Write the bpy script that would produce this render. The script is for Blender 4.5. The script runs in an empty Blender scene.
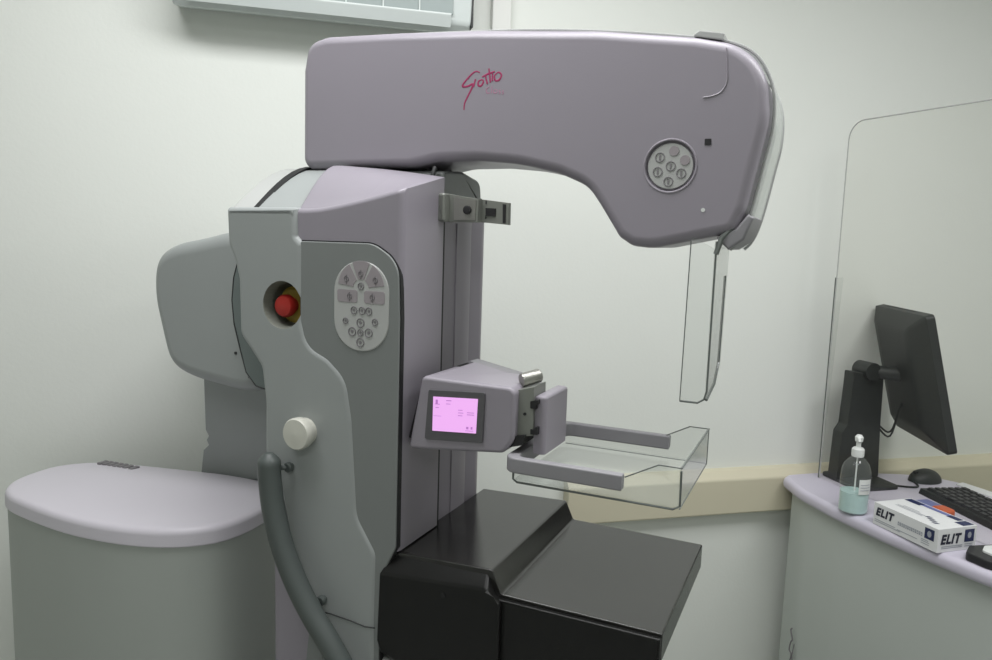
import bpy, bmesh, math, random
from mathutils import Vector, Matrix
from mathutils.geometry import tessellate_polygon
PI = math.pi
D = bpy.data
SC = bpy.context.scene
COL = SC.collection
random.seed(4)

# ------------------------------------------------------------------ camera
cam_d = D.cameras.new('camera'); cam = D.objects.new('camera', cam_d); COL.objects.link(cam)
pit, rol = math.radians(7.08), math.radians(1.82)
fwd = Vector((0, math.cos(pit), -math.sin(pit)))
r0 = Vector((1, 0, 0)); u0 = r0.cross(fwd)
rr = r0*math.cos(rol) + u0*math.sin(rol); uu = -r0*math.sin(rol) + u0*math.cos(rol)
m = Matrix(((rr.x, uu.x, -fwd.x, 0), (rr.y, uu.y, -fwd.y, 0), (rr.z, uu.z, -fwd.z, 1.55), (0, 0, 0, 1)))
cam.matrix_world = m
cam_d.sensor_width = 36; cam_d.lens = 752/992*36; cam_d.clip_start = .02
SC.camera = cam

# ------------------------------------------------------------------ world, lights, exposure
w = D.worlds.new('world'); SC.world = w; w.use_nodes = True
w.node_tree.nodes['Background'].inputs[0].default_value = (.88, .88, .86, 1)
w.node_tree.nodes['Background'].inputs[1].default_value = .05
SC.view_settings.view_transform = 'Standard'; SC.view_settings.look = 'None'
SC.view_settings.gamma = 1; SC.view_settings.use_curve_mapping = False
SC.view_settings.exposure = 0.15
MA = math.radians(-23.9)      # heading of the machine
WA = math.radians(15.0)       # heading of the long wall
def wpt(a, n, z): return Vector((a*math.cos(WA)-n*math.sin(WA), a*math.sin(WA)+n*math.cos(WA), z))
def area(name, loc, sx, sy, power, col, rot=(0, 0, 0)):
    l = D.lights.new(name, 'AREA'); l.shape = 'RECTANGLE'; l.size = sx; l.size_y = sy; l.energy = power; l.color = col
    o = D.objects.new(name, l); COL.objects.link(o); o.location = loc; o.rotation_euler = rot
    return o
LC = (.985, .985, 1.0)
area('ceiling_panel_light', wpt(.08, 1.02, 2.62), 1.4, .45, 21, LC, (0, 0, WA))
area('ceiling_panel_light', wpt(1.45, .55, 2.62), 1.2, .45, 18, LC, (0, 0, WA))  # unseen panel added to brighten the right wall and desk
area('ceiling_panel_light', wpt(-.4, -.9, 2.62), 1.2, .6, 12.5, LC, (0, 0, WA))

# ------------------------------------------------------------------ materials
def mat(name, col, rough=.5, metal=0, noise=.0, scale=40, bump=0, bscale=300, coat=0, spec=.5, emis=None, es=1):
    mt = D.materials.new(name); mt.use_nodes = True; nt = mt.node_tree; b = nt.nodes['Principled BSDF']
    b.inputs['Base Color'].default_value = (*col, 1); b.inputs['Roughness'].default_value = rough
    b.inputs['Metallic'].default_value = metal; b.inputs['Coat Weight'].default_value = coat
    b.inputs['Specular IOR Level'].default_value = spec
    tc = nt.nodes.new('ShaderNodeTexCoord')
    if noise:
        n = nt.nodes.new('ShaderNodeTexNoise'); n.inputs['Scale'].default_value = scale; n.inputs['Detail'].default_value = 4
        nt.links.new(tc.outputs['Object'], n.inputs['Vector'])
        mr = nt.nodes.new('ShaderNodeMix'); mr.data_type = 'RGBA'
        mr.inputs[6].default_value = (*[c*(1-noise) for c in col], 1); mr.inputs[7].default_value = (*[min(1, c*(1+noise)) for c in col], 1)
        nt.links.new(n.outputs['Fac'], mr.inputs[0]); nt.links.new(mr.outputs[2], b.inputs['Base Color'])
    if bump:
        n = nt.nodes.new('ShaderNodeTexNoise'); n.inputs['Scale'].default_value = bscale; n.inputs['Detail'].default_value = 3
        nt.links.new(tc.outputs['Object'], n.inputs['Vector'])
        bp = nt.nodes.new('ShaderNodeBump'); bp.inputs['Strength'].default_value = bump; bp.inputs['Distance'].default_value = .002
        nt.links.new(n.outputs['Fac'], bp.inputs['Height']); nt.links.new(bp.outputs['Normal'], b.inputs['Normal'])
    if emis:
        b.inputs['Emission Color'].default_value = (*emis, 1); b.inputs['Emission Strength'].default_value = es
    return mt
def clear(name, tint, refl=1.45, rough=.03, dens=0.0):
    mt = D.materials.new(name); mt.use_nodes = True; nt = mt.node_tree; nt.nodes.clear()
    out = nt.nodes.new('ShaderNodeOutputMaterial'); mx = nt.nodes.new('ShaderNodeMixShader')
    tr = nt.nodes.new('ShaderNodeBsdfTransparent'); tr.inputs[0].default_value = (*tint, 1)
    gl = nt.nodes.new('ShaderNodeBsdfGlossy'); gl.inputs['Roughness'].default_value = rough
    fr = nt.nodes.new('ShaderNodeFresnel'); fr.inputs['IOR'].default_value = refl
    geo = nt.nodes.new('ShaderNodeNewGeometry'); sb = nt.nodes.new('ShaderNodeMath'); sb.operation = 'SUBTRACT'; sb.use_clamp = True   # mirror only off the outer skin
    nt.links.new(fr.outputs[0], sb.inputs[0]); nt.links.new(geo.outputs['Backfacing'], sb.inputs[1])
    nt.links.new(sb.outputs[0], mx.inputs[0]); nt.links.new(tr.outputs[0], mx.inputs[1]); nt.links.new(gl.outputs[0], mx.inputs[2])
    last = mx
    if dens:
        df = nt.nodes.new('ShaderNodeBsdfDiffuse'); df.inputs[0].default_value = (.75, .8, .78, 1)
        m2 = nt.nodes.new('ShaderNodeMixShader'); m2.inputs[0].default_value = dens
        nt.links.new(mx.outputs[0], m2.inputs[1]); nt.links.new(df.outputs[0], m2.inputs[2]); last = m2
    nt.links.new(last.outputs[0], out.inputs[0])
    return mt
MT = dict(
    wall=mat('wall_paint', (.80, .825, .775), .75, noise=.025, scale=1.3, bump=.15, bscale=120),
    floor=mat('floor_vinyl', (.36, .37, .35), .4, noise=.1, scale=8),
    ceiling=mat('ceiling_paint', (.82, .83, .8), .8, noise=.02, scale=3),
    rail=mat('cream_rail_plastic', (.66, .62, .47), .45, noise=.02, scale=5),
    trunk=mat('white_trunking', (.74, .75, .71), .5, noise=.02, scale=5),
    lilac=mat('lilac_shell', (.295, .274, .31), .38, noise=.02, scale=4, bump=.05, bscale=500),
    lid=mat('lilac_lid', (.68, .65, .71), .4, noise=.02, scale=4, bump=.1, bscale=400),  # lilac made paler than the shell, strong light from above put into the colour
    green=mat('grey_green_shell', (.33, .352, .346), .42, noise=.02, scale=4, bump=.05, bscale=500),
    green2=mat('deep_grey_green', (.215, .23, .224), .42, noise=.02, scale=4),
    gen=mat('cabinet_grey_green', (.40, .43, .40), .5, noise=.03, scale=3),
    hub=mat('slate_hub', (.16, .19, .185), .3, noise=.03),
    handle=mat('dark_green_grip', (.08, .094, .089), .45, noise=.03, scale=10),
    dark=mat('dark_recess', (.03, .032, .032), .5, noise=.1),
    gap=mat('black_gap', (.012, .012, .013), .6, noise=.1),
    knob=mat('ivory_knob', (.62, .62, .55), .35, noise=.02),
    red=mat('red_button', (.42, .025, .018), .35, noise=.05),
    yellow=mat('yellow_collar', (.42, .30, .05), .5, noise=.08, scale=60),
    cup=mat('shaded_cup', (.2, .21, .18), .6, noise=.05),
    keypad=mat('keypad_membrane', (.46, .47, .455), .35, noise=.02),
    key=mat('keypad_key', (.33, .30, .315), .4, noise=.03),
    keyl=mat('keypad_print', (.21, .20, .21), .5, noise=.03),
    pink=mat('pink_print', (.34, .03, .11), .45, noise=.03),
    mauve=mat('mauve_print', (.42, .2, .3), .45, noise=.03),
    metal=mat('brushed_metal', (.36, .36, .33), .35, .75, noise=.05, scale=60),
    plate=mat('metal_plate', (.24, .25, .225), .4, .3, noise=.06, scale=80),
    carbon=mat('black_gloss_table', (.010, .010, .0098), .3, noise=.08, scale=50, bump=.12, bscale=900, spec=.35),
    tabletop=mat('black_satin_table_top', (.015, .0145, .0135), .12, noise=.08, scale=50, bump=.06, bscale=1200, spec=.9),
    bezel=mat('display_bezel', (.10, .098, .105), .35, noise=.03),
    screen=mat('pink_display', (.3, .1, .3), .3, noise=.02, emis=(.84, .46, .88), es=.8),
    ui=mat('display_print', (.3, .1, .3), .4, noise=.02, emis=(.50, .20, .60), es=.6),
    frame=mat('paddle_frame_grey', (.27, .265, .28), .45, noise=.04),
    clearm=clear('clear_plastic', (.97, .975, .97), 1.35, .05, .05),
    clearg=clear('guard_plastic', (.9, .91, .90), 1.4, .06, .22),
    clearp=clear('paddle_plastic', (.965, .97, .965), 1.3, .08, .05),
    rim=mat('clear_plastic_cut_edge', (.13, .145, .135), .25, noise=.05),
    rimlight=mat('clear_plastic_bright_edge', (.42, .43, .42), .2, noise=.05),
    glass=clear('shield_glass', (.985, .985, .975), 1.3, .02),
    ac=mat('ac_plastic', (.62, .67, .65), .4, noise=.02),
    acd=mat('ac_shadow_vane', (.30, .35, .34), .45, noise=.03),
    desktop=mat('desk_top_laminate', (.60, .57, .66), .38, noise=.02, scale=6),
    deskbody=mat('desk_body_green', (.54, .58, .54), .5, noise=.03, scale=3),
    black=mat('monitor_black', (.022, .025, .024), .5, noise=.05, scale=20),
    keys=mat('keyboard_black', (.022, .022, .024), .45, noise=.05),
    white=mat('white_plastic', (.72, .74, .72), .35, noise=.02),
    card=mat('white_card', (.76, .77, .77), .5, noise=.02),
    navy=mat('navy_print', (.014, .022, .085), .45, noise=.03),
    inkd=mat('dark_print', (.02, .022, .04), .5, noise=.03),
    inkg=mat('grey_print', (.36, .38, .42), .5, noise=.03),
    gel=mat('teal_gel', (.50, .68, .66), .15, noise=.08, scale=90, coat=.5),
    orange=mat('orange_plastic', (.62, .13, .05), .45, noise=.05),
    blue=mat('blue_wrapper', (.16, .18, .40), .4, noise=.05),
)

# ------------------------------------------------------------------ helpers
ORG = {}                       # thing -> origin of its parts in the frame's own coordinates
def make(name, bm, mt, parent=None, sharp=38):
    """links a bmesh as one mesh object; coordinates are those of the thing's frame"""
    bmesh.ops.remove_doubles(bm, verts=bm.verts, dist=1e-6)
    bmesh.ops.recalc_face_normals(bm, faces=bm.faces)
    me = D.meshes.new(name)
    root = parent
    while root is not None and root.parent is not None: root = root.parent
    if root is not None and root.name in ORG:
        ox, oy, oz = ORG[root.name]
        for v in bm.verts: v.co.x -= ox; v.co.y -= oy; v.co.z -= oz
    for f in bm.faces: f.smooth = True
    for e in bm.edges:
        if len(e.link_faces) == 2 and e.calc_face_angle(0) > math.radians(sharp): e.smooth = False
    bm.to_mesh(me); bm.free()
    for q in (mt if isinstance(mt, (list, tuple)) else [mt]): me.materials.append(MT[q])
    o = D.objects.new(name, me); COL.objects.link(o)
    if parent: o.parent = parent
    return o
def tag(o, label, cat, group=None):
    o['label'] = label; o['category'] = cat
    if group: o['group'] = group
    return o
def thing(name, label, cat, org, ang, group=None):
    o = D.objects.new(name, None); COL.objects.link(o); o.empty_display_size = .1
    x, y, z = org
    o.location = (x*math.cos(ang)-y*math.sin(ang), x*math.sin(ang)+y*math.cos(ang), z); o.rotation_euler = (0, 0, ang)
    tag(o, label, cat, group); ORG[o.name] = org
    return o
def struct(name, bm, mt):
    o = make(name, bm, mt); o.rotation_euler = (0, 0, WA); o['kind'] = 'structure'; return o
def BM(): return bmesh.new()
def fillet(pts, seg=5):
    """(x, y[, r]) polygon -> polygon with rounded corners"""
    out = []; n = len(pts)
    for i, p in enumerate(pts):
        r = p[2] if len(p) > 2 else 0
        P = Vector(p[:2])
        if r <= 0: out.append(P); continue
        A = Vector(pts[i-1][:2])-P; B = Vector(pts[(i+1) % n][:2])-P
        la, lb = A.length, B.length; A.normalize(); B.normalize()
        ang = A.angle(B)
        if ang > PI-.05: out.append(P); continue
        t = min(r/math.tan(ang/2), la*.49, lb*.49); r = t*math.tan(ang/2)
        c = P + (A+B).normalized()*(r/math.sin(ang/2))
        a0 = P+A*t-c; a1 = P+B*t-c
        th = a0.angle_signed(a1) if a0.length > 0 and a1.length > 0 else 0
        for k in range(seg+1):
            s = -th*k/seg; cs, sn = math.cos(s), math.sin(s)
            out.append(c+Vector((a0.x*cs-a0.y*sn, a0.x*sn+a0.y*cs)))
    return out
def smooth_poly(pts, it=1):
    """corner cutting on a closed outline"""
    P = [Vector(p[:2]) for p in pts]
    for _ in range(it):
        Q = []
        for i in range(len(P)):
            a, b = P[i], P[(i+1) % len(P)]
            Q += [a*.75+b*.25, a*.25+b*.75]
        P = Q
    return P
def offset(P, d):
    n = len(P); ar = sum(P[i-1].x*P[i].y-P[i].x*P[i-1].y for i in range(n)); s = 1 if ar > 0 else -1
    out = []
    for i in range(n):
        a = (P[i]-P[i-1]); b = (P[(i+1) % n]-P[i])
        if a.length < 1e-7: a = b
        if b.length < 1e-7: b = a
        a = a.normalized(); b = b.normalized()
        na = Vector((-a.y, a.x))*s; nb = Vector((-b.y, b.x))*s
        mm = na+nb
        if mm.length < 1e-4: out.append(P[i].copy()); continue
        mm.normalize(); k = max(.5, mm.dot(na))
        out.append(P[i]+mm*d/k)
    return out
AX = {'v': lambda a, b, c: (a, c, b), 'z': lambda a, b, c: (a, b, c), 'u': lambda a, b, c: (c, a, b)}
def slab(bm, outline, axis, lo, hi, rlo=0, rhi=0, seg=5, taper=0, mi=0):
    """outline (2D) extruded along axis from lo to hi, rims rounded by rlo / rhi"""
    P = [Vector(p[:2]) for p in outline]; f = AX[axis]
    rings = []
    if rlo > 0:
        for k in range(seg+1):
            a = PI/2*k/seg; rings.append((rlo*(1-math.sin(a)), lo+rlo*(1-math.cos(a))))
    else: rings.append((0, lo))
    if rhi > 0:
        for k in range(seg+1):
            a = PI/2*k/seg; rings.append((taper+rhi*(1-math.cos(a)), hi-rhi*(1-math.sin(a))))
    else: rings.append((taper, hi))
    vs = []
    for o, d in rings:
        Q = offset(P, o) if o else P
        vs.append([bm.verts.new(f(q.x, q.y, d)) for q in Q])
    n = len(P)
    for a, b in zip(vs, vs[1:]):
        for i in range(n):
            try: bm.faces.new((a[i], a[(i+1) % n], b[(i+1) % n], b[i])).material_index = mi
            except ValueError: pass
    for ring in (vs[0], vs[-1]):
        try: bm.faces.new(ring).material_index = mi
        except ValueError: pass
    return bm
def rect(x0, x1, y0, y1, r=0, seg=4):
    return fillet([(x0, y0, r), (x1, y0, r), (x1, y1, r), (x0, y1, r)], seg)
def box(bm, x0, x1, y0, y1, z0, z1, r=0, rr_=0, seg=3):
    return slab(bm, rect(x0, x1, y0, y1, rr_ if rr_ else r, seg), 'z', z0, z1, r, r, seg)
def circ(cx, cy, r, n=28, ry=None):
    ry = ry or r
    return [Vector((cx+r*math.cos(2*PI*i/n), cy+ry*math.sin(2*PI*i/n))) for i in range(n)]
def tube(bm, pts, r, n=10, closed=False, flat=1.0, mi=0):
    P = [Vector(p) for p in pts]; N = len(P); rings = []
    up = None
    for i, p in enumerate(P):
        if closed: t = P[(i+1) % N]-P[i-1]
        else: t = P[min(i+1, N-1)]-P[max(i-1, 0)]
        t.normalize()
        if up is None:
            up = Vector((0, 0, 1)) if abs(t.z) < .9 else Vector((0, 1, 0))
        x = up-t*up.dot(t); x.normalize(); y = t.cross(x); up = x
        q = r[i] if isinstance(r, (list, tuple)) else r
        rings.append([bm.verts.new(p+x*q*math.cos(2*PI*k/n)+y*q*flat*math.sin(2*PI*k/n)) for k in range(n)])
    rg = list(zip(rings, rings[1:])) + ([(rings[-1], rings[0])] if closed else [])
    for a, b in rg:
        for k in range(n): bm.faces.new((a[k], a[(k+1) % n], b[(k+1) % n], b[k])).material_index = mi
    if not closed: bm.faces.new(rings[0]).material_index = mi; bm.faces.new(rings[-1]).material_index = mi
    return bm
def curve_pts(ctrl, k=6):
    """Catmull-Rom through the control points"""
    C = [Vector(c) for c in ctrl]; C = [C[0]*2-C[1]]+C+[C[-1]*2-C[-2]]; out = []
    for i in range(1, len(C)-2):
        for s in range(k):
            t = s/k; a, b, c, d = C[i-1:i+3]
            out.append(.5*((2*b)+(c-a)*t+(2*a-5*b+4*c-d)*t*t+(3*b-a-3*c+d)*t**3))
    out.append(C[-2]); return out
def lathe(bm, prof, c, n=32, axis='z', mi=0):
    """profile (r, h) spun about an axis through c"""
    rings = []
    for r, h in prof:
        ring = []
        for k in range(n):
            a = 2*PI*k/n; p, q = r*math.cos(a), r*math.sin(a)
            d = {'z': (p, q, h), 'v': (p, h, q), 'u': (h, p, q)}[axis]
            ring.append(bm.verts.new((c[0]+d[0], c[1]+d[1], c[2]+d[2])))
        rings.append(ring)
    for a, b in zip(rings, rings[1:]):
        for k in range(n): bm.faces.new((a[k], a[(k+1) % n], b[(k+1) % n], b[k])).material_index = mi
    bm.faces.new(rings[0]).material_index = mi; bm.faces.new(rings[-1]).material_index = mi
    return bm
def carve(o, cutter_bm, cmat):
    """cut a recess into a finished part, then drop the cutting shape"""
    me = D.meshes.new('t'); cutter_bm.normal_update(); bmesh.ops.recalc_face_normals(cutter_bm, faces=cutter_bm.faces)
    cutter_bm.to_mesh(me); cutter_bm.free()
    me.materials.append(MT[cmat])
    c = D.objects.new('t', me); COL.objects.link(c)
    root = o
    while root.parent: root = root.parent
    me.transform(Matrix.Translation(-Vector(ORG.get(root.name, (0, 0, 0)))))
    c.parent = root
    md = o.modifiers.new('b', 'BOOLEAN'); md.object = c; md.operation = 'DIFFERENCE'; md.solver = 'EXACT'
    md.material_mode = 'TRANSFER'
    dg = bpy.context.evaluated_depsgraph_get(); dg.update()
    new = D.meshes.new_from_object(o.evaluated_get(dg), depsgraph=dg)
    o.modifiers.clear(); o.data = new
    q = bmesh.new(); q.from_mesh(new)
    for e in q.edges:
        if len(e.link_faces) == 2: e.smooth = e.calc_face_angle(0) < math.radians(38)
    q.to_mesh(new); q.free()
    D.objects.remove(c, do_unlink=True)
    return o
def text(name, s, size, mt, parent, M4, bold=0.0, shear=0.0, extrude=.0003, sx=1.0):
    """flat printed lettering turned into a mesh; M4 maps the text plane into the frame"""
    cu = D.curves.new('t', 'FONT'); cu.body = s; cu.size = size; cu.offset = bold; cu.shear = shear; cu.extrude = extrude
    cu.align_x = 'LEFT'; cu.resolution_u = 3; cu.space_character = 1.18
    t = D.objects.new('t', cu); COL.objects.link(t)
    dg = bpy.context.evaluated_depsgraph_get(); dg.update()
    me = D.meshes.new_from_object(t.evaluated_get(dg)); D.objects.remove(t, do_unlink=True)
    me.transform(M4 @ Matrix.Diagonal((sx, 1, 1, 1)))
    root = parent
    while root.parent: root = root.parent
    me.transform(Matrix.Translation(-Vector(ORG.get(root.name, (0, 0, 0)))))
    me.materials.clear(); me.materials.append(MT[mt])
    o = D.objects.new(name, me); COL.objects.link(o); o.parent = parent
    return o
def basis(o, x, y):
    x = Vector(x).normalized(); y = Vector(y).normalized(); z = x.cross(y)
    return Matrix(((x.x, y.x, z.x, o[0]), (x.y, y.y, z.y, o[1]), (x.z, y.z, z.z, o[2]), (0, 0, 0, 1)))

# ------------------------------------------------------------------ the room
WN = 1.97
b = BM(); box(b, -2.6, 3.0, WN, WN+.12, 0, 2.65); struct('wall_back', b, 'wall')
b = BM(); box(b, -2.72, -2.6, -2.4, WN+.12, 0, 2.65); struct('wall_left', b, 'wall')
b = BM(); box(b, 3.0, 3.12, -2.4, WN+.12, 0, 2.65); struct('wall_right', b, 'wall')
b = BM(); box(b, -2.6, 3.0, -2.52, -2.4, 0, 2.65); struct('wall_front', b, 'wall')
b = BM(); box(b, -2.72, 3.12, -2.52, WN+.12, -.1, 0); struct('floor', b, 'floor')
b = BM(); box(b, -2.72, 3.12, -2.52, WN+.12, 2.65, 2.75); struct('ceiling', b, 'ceiling')
# cream bumper rail: rounded upper lip, flat face
b = BM()
prof = fillet([(WN, .872), (1.950, .869, .01), (1.927, .847, .012), (1.93, .738, .008), (WN, .732)], 5)
slab(b, prof, 'u', .745, 3.0); struct('trim_1', b, 'rail')
# white cable trunking dropping down the wall right of the air conditioner
tx = [(0.4858, 2.0999), (0.5362, 2.1049), (0.436, 2.0949)]
b = BM(); box(b, tx[0][0], tx[1][0], 1.945, WN, 1.88, 2.65, .003)
struct('trim_2', b, 'trunk')

# ------------------------------------------------------------------ air conditioner
ac = thing('air_conditioner', 'white split air conditioner high on the wall above the machine', 'air conditioner', (.07, 1.9, 2.0), WA)
b = BM()
prof = fillet([(WN, 2.035), (1.80, 2.018, .012), (1.762, 2.035, .02), (1.745, 2.10, .03), (1.75, 2.26, .03), (1.80, 2.29, .02), (WN, 2.29)], 5)
slab(b, prof, 'u', -.255, .395, .008, .008, 3); make('body', b, 'ac', ac)
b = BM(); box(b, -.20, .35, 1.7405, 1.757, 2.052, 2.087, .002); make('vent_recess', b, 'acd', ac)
b = BM(); slab(b, fillet([(1.752, 2.022, .003), (1.728, 2.05, .003), (1.732, 2.054, .003), (1.757, 2.027, .003)]), 'u', -.225, .345); make('louver', b, 'ac', ac)
for k in range(6):
    b = BM(); box(b, -.14+k*.082, -.137+k*.082, 1.733, 1.745, 2.05, 2.086); make('vane', b, 'ac', ac)
b = BM(); box(b, -.03, .19, 1.737, 1.742, 2.068, 2.084, .002); make('intake_slot', b, 'dark', ac)
b = BM(); box(b, .395, .40, 1.76, 1.96, 2.03, 2.25, .002); make('side_seam', b, 'dark', ac)

for ch in ac.children:       # slim body: half the first depth, its underside at the height the wall shows
    for v in ch.data.vertices:
        v.co.y = .07-(.07-v.co.y)*.5; v.co.x = (v.co.x+.07)*1.045-.07; v.co.z = .045+(v.co.z-.022)*1.04

# ------------------------------------------------------------------ generator cabinet
gen = thing('generator_cabinet', 'grey green rounded cabinet with a lilac lid, left of the machine column', 'cabinet', (-1.29, 1.09, 0), MA)
lid_o = [(-1.512, .950), (-1.40, .932), (-1.28, .922), (-1.15, .935), (-1.05, .975), (-.993, 1.05), (-1.01, 1.20), (-1.08, 1.268), (-1.2, 1.268), (-1.30, 1.248), (-1.42, 1.222), (-1.53, 1.195), (-1.592, 1.13), (-1.588, 1.05), (-1.565, .992)]
lo = smooth_poly(lid_o, 2)
b = BM(); slab(b, lo, 'z', .962, .999, .004, .013, 6)
topf = max(b.faces, key=lambda f: f.calc_center_median().z); tv = list(topf.verts); bmesh.ops.delete(b, geom=[topf], context='FACES_ONLY')
cc = sum((v.co for v in tv), Vector())/len(tv)
for t_, h_ in ((.85, .003), (.65, .0055), (.4, .007), (.15, .0078)):
    nv = [b.verts.new((cc.x+(v.co.x-cc.x)*t_/1, cc.y+(v.co.y-cc.y)*t_, .999+h_)) for v in tv] if t_ == .85 else [b.verts.new((cc.x+(v.co.x-cc.x)*t_/pt, cc.y+(v.co.y-cc.y)*t_/pt, .999+h_)) for v in tv]
    for k in range(len(tv)): b.faces.new((tv[k], tv[(k+1) % len(tv)], nv[(k+1) % len(tv)], nv[k]))
    tv = nv; pt = t_
b.faces.new(tv)
make('lid', b, 'lid', gen)
b = BM()
body_o = offset(smooth_poly(lid_o, 2), .004)
slab(b, body_o, 'z', 0.02, .9625); make('body', b, 'gen', gen)
b = BM(); slab(b, offset(body_o, .012), 'z', 0, .02); make('plinth', b, 'dark', gen)
for p in [(-1.5029, 1.1751), (-1.4889, 1.177), (-1.4742, 1.1783), (-1.4585, 1.1787), (-1.444, 1.18), (-1.4284, 1.1803), (-1.4099, 1.1807)]:
    b = BM(); slab(b, rect(p[0]-.006, p[0]+.006, p[1]-.012, p[1]+.012, .003), 'z', .9995, 1.0055, 0, .001, 2); make('lid_mark', b, 'keyl', gen)

# ------------------------------------------------------------------ mammography machine
mm = thing('mammography_machine', 'large lilac and grey green mammography machine with overhanging C-arm', 'medical machine', (-.76, 1.15, 0), MA)
VF = .965
# main column body
b = BM()
bo = fillet([(-0.9304, 1.5819, 0.012), (-0.7868, 1.5855, 0), (-0.7809, 1.5347, 0), (-0.6031, 1.5326, 0.03), (-0.6016, 1.4492, 0), (-0.5982, 1.054, 0.0), (-0.6217, 1.0037, 0.0), (-0.6256, 0.7508, 0), (-0.7875, 0.7007, 0), (-0.7621, 0.9281, 0.02), (-0.8039, 1.1144, 0.02), (-0.846, 1.1952, 0.01), (-0.8455, 1.2732, 0.01), (-0.8453, 1.3125, 0.02), (-0.8663, 1.3446, 0.02), (-0.8876, 1.3718, 0.02), (-0.8991, 1.4944, 0.02), (-0.9203, 1.5304, 0.03)], 6)
slab(b, bo, 'v', .985, 1.085, .001, .002, 2); slab(b, [(min(q.x, -.63), q.y) for q in bo], 'v', 1.08, 1.30, 0, .006, 3); col = make('column_body', b, 'green2', mm)
# raised front shell : upper block flowing into the lower bulge
b = BM()
fo = fillet([(-0.9242, 1.5848, 0.006), (-0.7808, 1.5859, 0.004), (-0.7789, 1.541, 0.004), (-0.7671, 1.5303, 0.012), (-0.768, 1.407, 0.03), (-0.757, 1.3673, 0.05), (-0.7179, 1.3514, 0.05), (-0.6813, 1.3213, 0.06), (-0.6693, 1.2551, 0.05), (-0.6582, 1.1008, 0.05), (-0.6216, 1.0463, 0.03), (-0.6236, 0.9278, 0.0), (-0.6212, 0.7584, 0), (-0.6464, 0.7506, 0), (-0.6969, 0.8426, 0.03), (-0.7317, 0.9186, 0.02), (-0.7564, 0.9339, 0.03), (-0.7876, 1.0155, 0.04), (-0.8125, 1.116, 0.04), (-0.8462, 1.1715, 0.05), (-0.8455, 1.2664, 0.04), (-0.8535, 1.3234, 0.02), (-0.8777, 1.3516, 0.03), (-0.898, 1.3737, 0.03), (-0.9, 1.4662, 0.04), (-0.9082, 1.4959, 0.02), (-0.9219, 1.5237, 0.03)], 6)
slab(b, fo, 'v', VF, 1.0, .0105, 0, 6); shell = make('front_shell', b, 'green', mm)
ec = [(-0.807, 1.4294)][0]
b = BM(); lathe(b, [(.046, -.01), (.0385, .002), (.034, .03), (.030, .06)], (ec[0], VF-.001, ec[1]), 36, 'v')
b2 = b.copy(); carve(shell, b, 'cup'); carve(col, b2, 'cup')
eb = [(-0.8114, 1.4266)][0]
b = BM(); lathe(b, [(.031, .016), (.031, .008), (.027, .005), (.024, .005)], (eb[0]-.002, .995, eb[1]), 28, 'v'); bc = make('button_collar', b, 'yellow', shell)
b = BM(); lathe(b, [(.012, .03), (.012, .006), (.0185, .002), (.019, -.006), (.016, -.011), (.009, -.013), (.001, -.013)], (eb[0]-.002, .985, eb[1]), 28, 'v'); make('emergency_button', b, 'red', shell)
# seam near the foot of the shell
b = BM(); tube(b, [(p[0], VF-.0004, p[1]) for p in [(-0.7343, 0.9244), (-0.7062, 0.926), (-0.6668, 0.9236), (-0.6417, 0.9204), (-0.6227, 0.9227)]], .0012, 6); make('seam', b, 'dark', shell)
# arched column cap behind the front edge
def arch(u0_, u1_, v0, v1, z0, z1, dz=0, ztop=None):
    pts = []
    for k in range(9):
        t = k/8; pts.append((v0+(v1-v0)*t, z0+(z1-z0)*math.sin(t*PI/2)+dz))
    pts += [(1.30, z1+dz), (1.30, z0-.05), (v0, z0-.05)]
    return pts
b = BM(); slab(b, arch(0, 0, .99, 1.15, 1.583, 1.663), 'u', -.935, -.886, .004, .002, 3); make('cap_edge', b, 'keypad', mm)  # paler material here imitates light reflected off the cap's edge
b = BM(); slab(b, arch(0, 0, .992, 1.15, 1.585, 1.6665), 'u', -.889, -.873); make('cap_gap', b, 'gap', mm)
b = BM(); slab(b, arch(0, 0, .987, 1.15, 1.583, 1.662), 'u', -.877, -.782, .002, .002, 2); make('cap_plate', b, 'green', mm)
# lilac side cover: front band over the keypad panel and the tall side, lofted along u
b = BM()
uL, uR, rL, rR = -.787, -.588, .007, .011
us = [uL+rL*(1-math.cos(PI/2*k/4)) for k in range(5)] + [-.765, -.74, -.72, -.70, -.68, -.661, -.660, -.64, -.62] + [uR-rR+rR*math.sin(PI/2*k/5) for k in range(6)]
def vfront(u):
    if u < uL+rL: return .972+rL-math.sqrt(max(0, rL**2-(uL+rL-u)**2))
    if u > uR-rR: return .972+rR-math.sqrt(max(0, rR**2-(u-uR+rR)**2))
    return .972
def ztop(u):
    t = max(0, min(1, (u+.755)/.167)); return 1.585+.0335*t**1.25
secs = []
for u in us:
    vf, zt, r = vfront(u), ztop(u), .009
    q_ = max(0, (u+.787)/.199)**1.5; z2 = 1.662*(1-q_)+1.643*q_
    c = [(vf, 1.50 if u < -.6605 else 1.053)]
    for k in range(5):
        a = PI/2*k/4; c.append((vf+r*(1-math.cos(a)), zt-r+r*math.sin(a)))
    v0_ = vf+r
    for k in range(1, 9):
        t = k/8; c.append((v0_+(1.1015-v0_)*t, zt+(z2-zt)*math.sin(min(1, t*1.15)*PI/2)*(1-q_)+(z2-zt)*t*q_))
    c.append((1.1015, c[0][1]))
    secs.append([b.verts.new((u, y, z)) for y, z in c])
for A_, B_ in zip(secs, secs[1:]):
    n = len(A_)
    for k in range(n): b.faces.new((A_[k], A_[(k+1) % n], B_[(k+1) % n], B_[k]))
b.faces.new(secs[0]); b.faces.new(secs[-1])
make('side_cover', b, 'lilac', mm)
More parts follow.
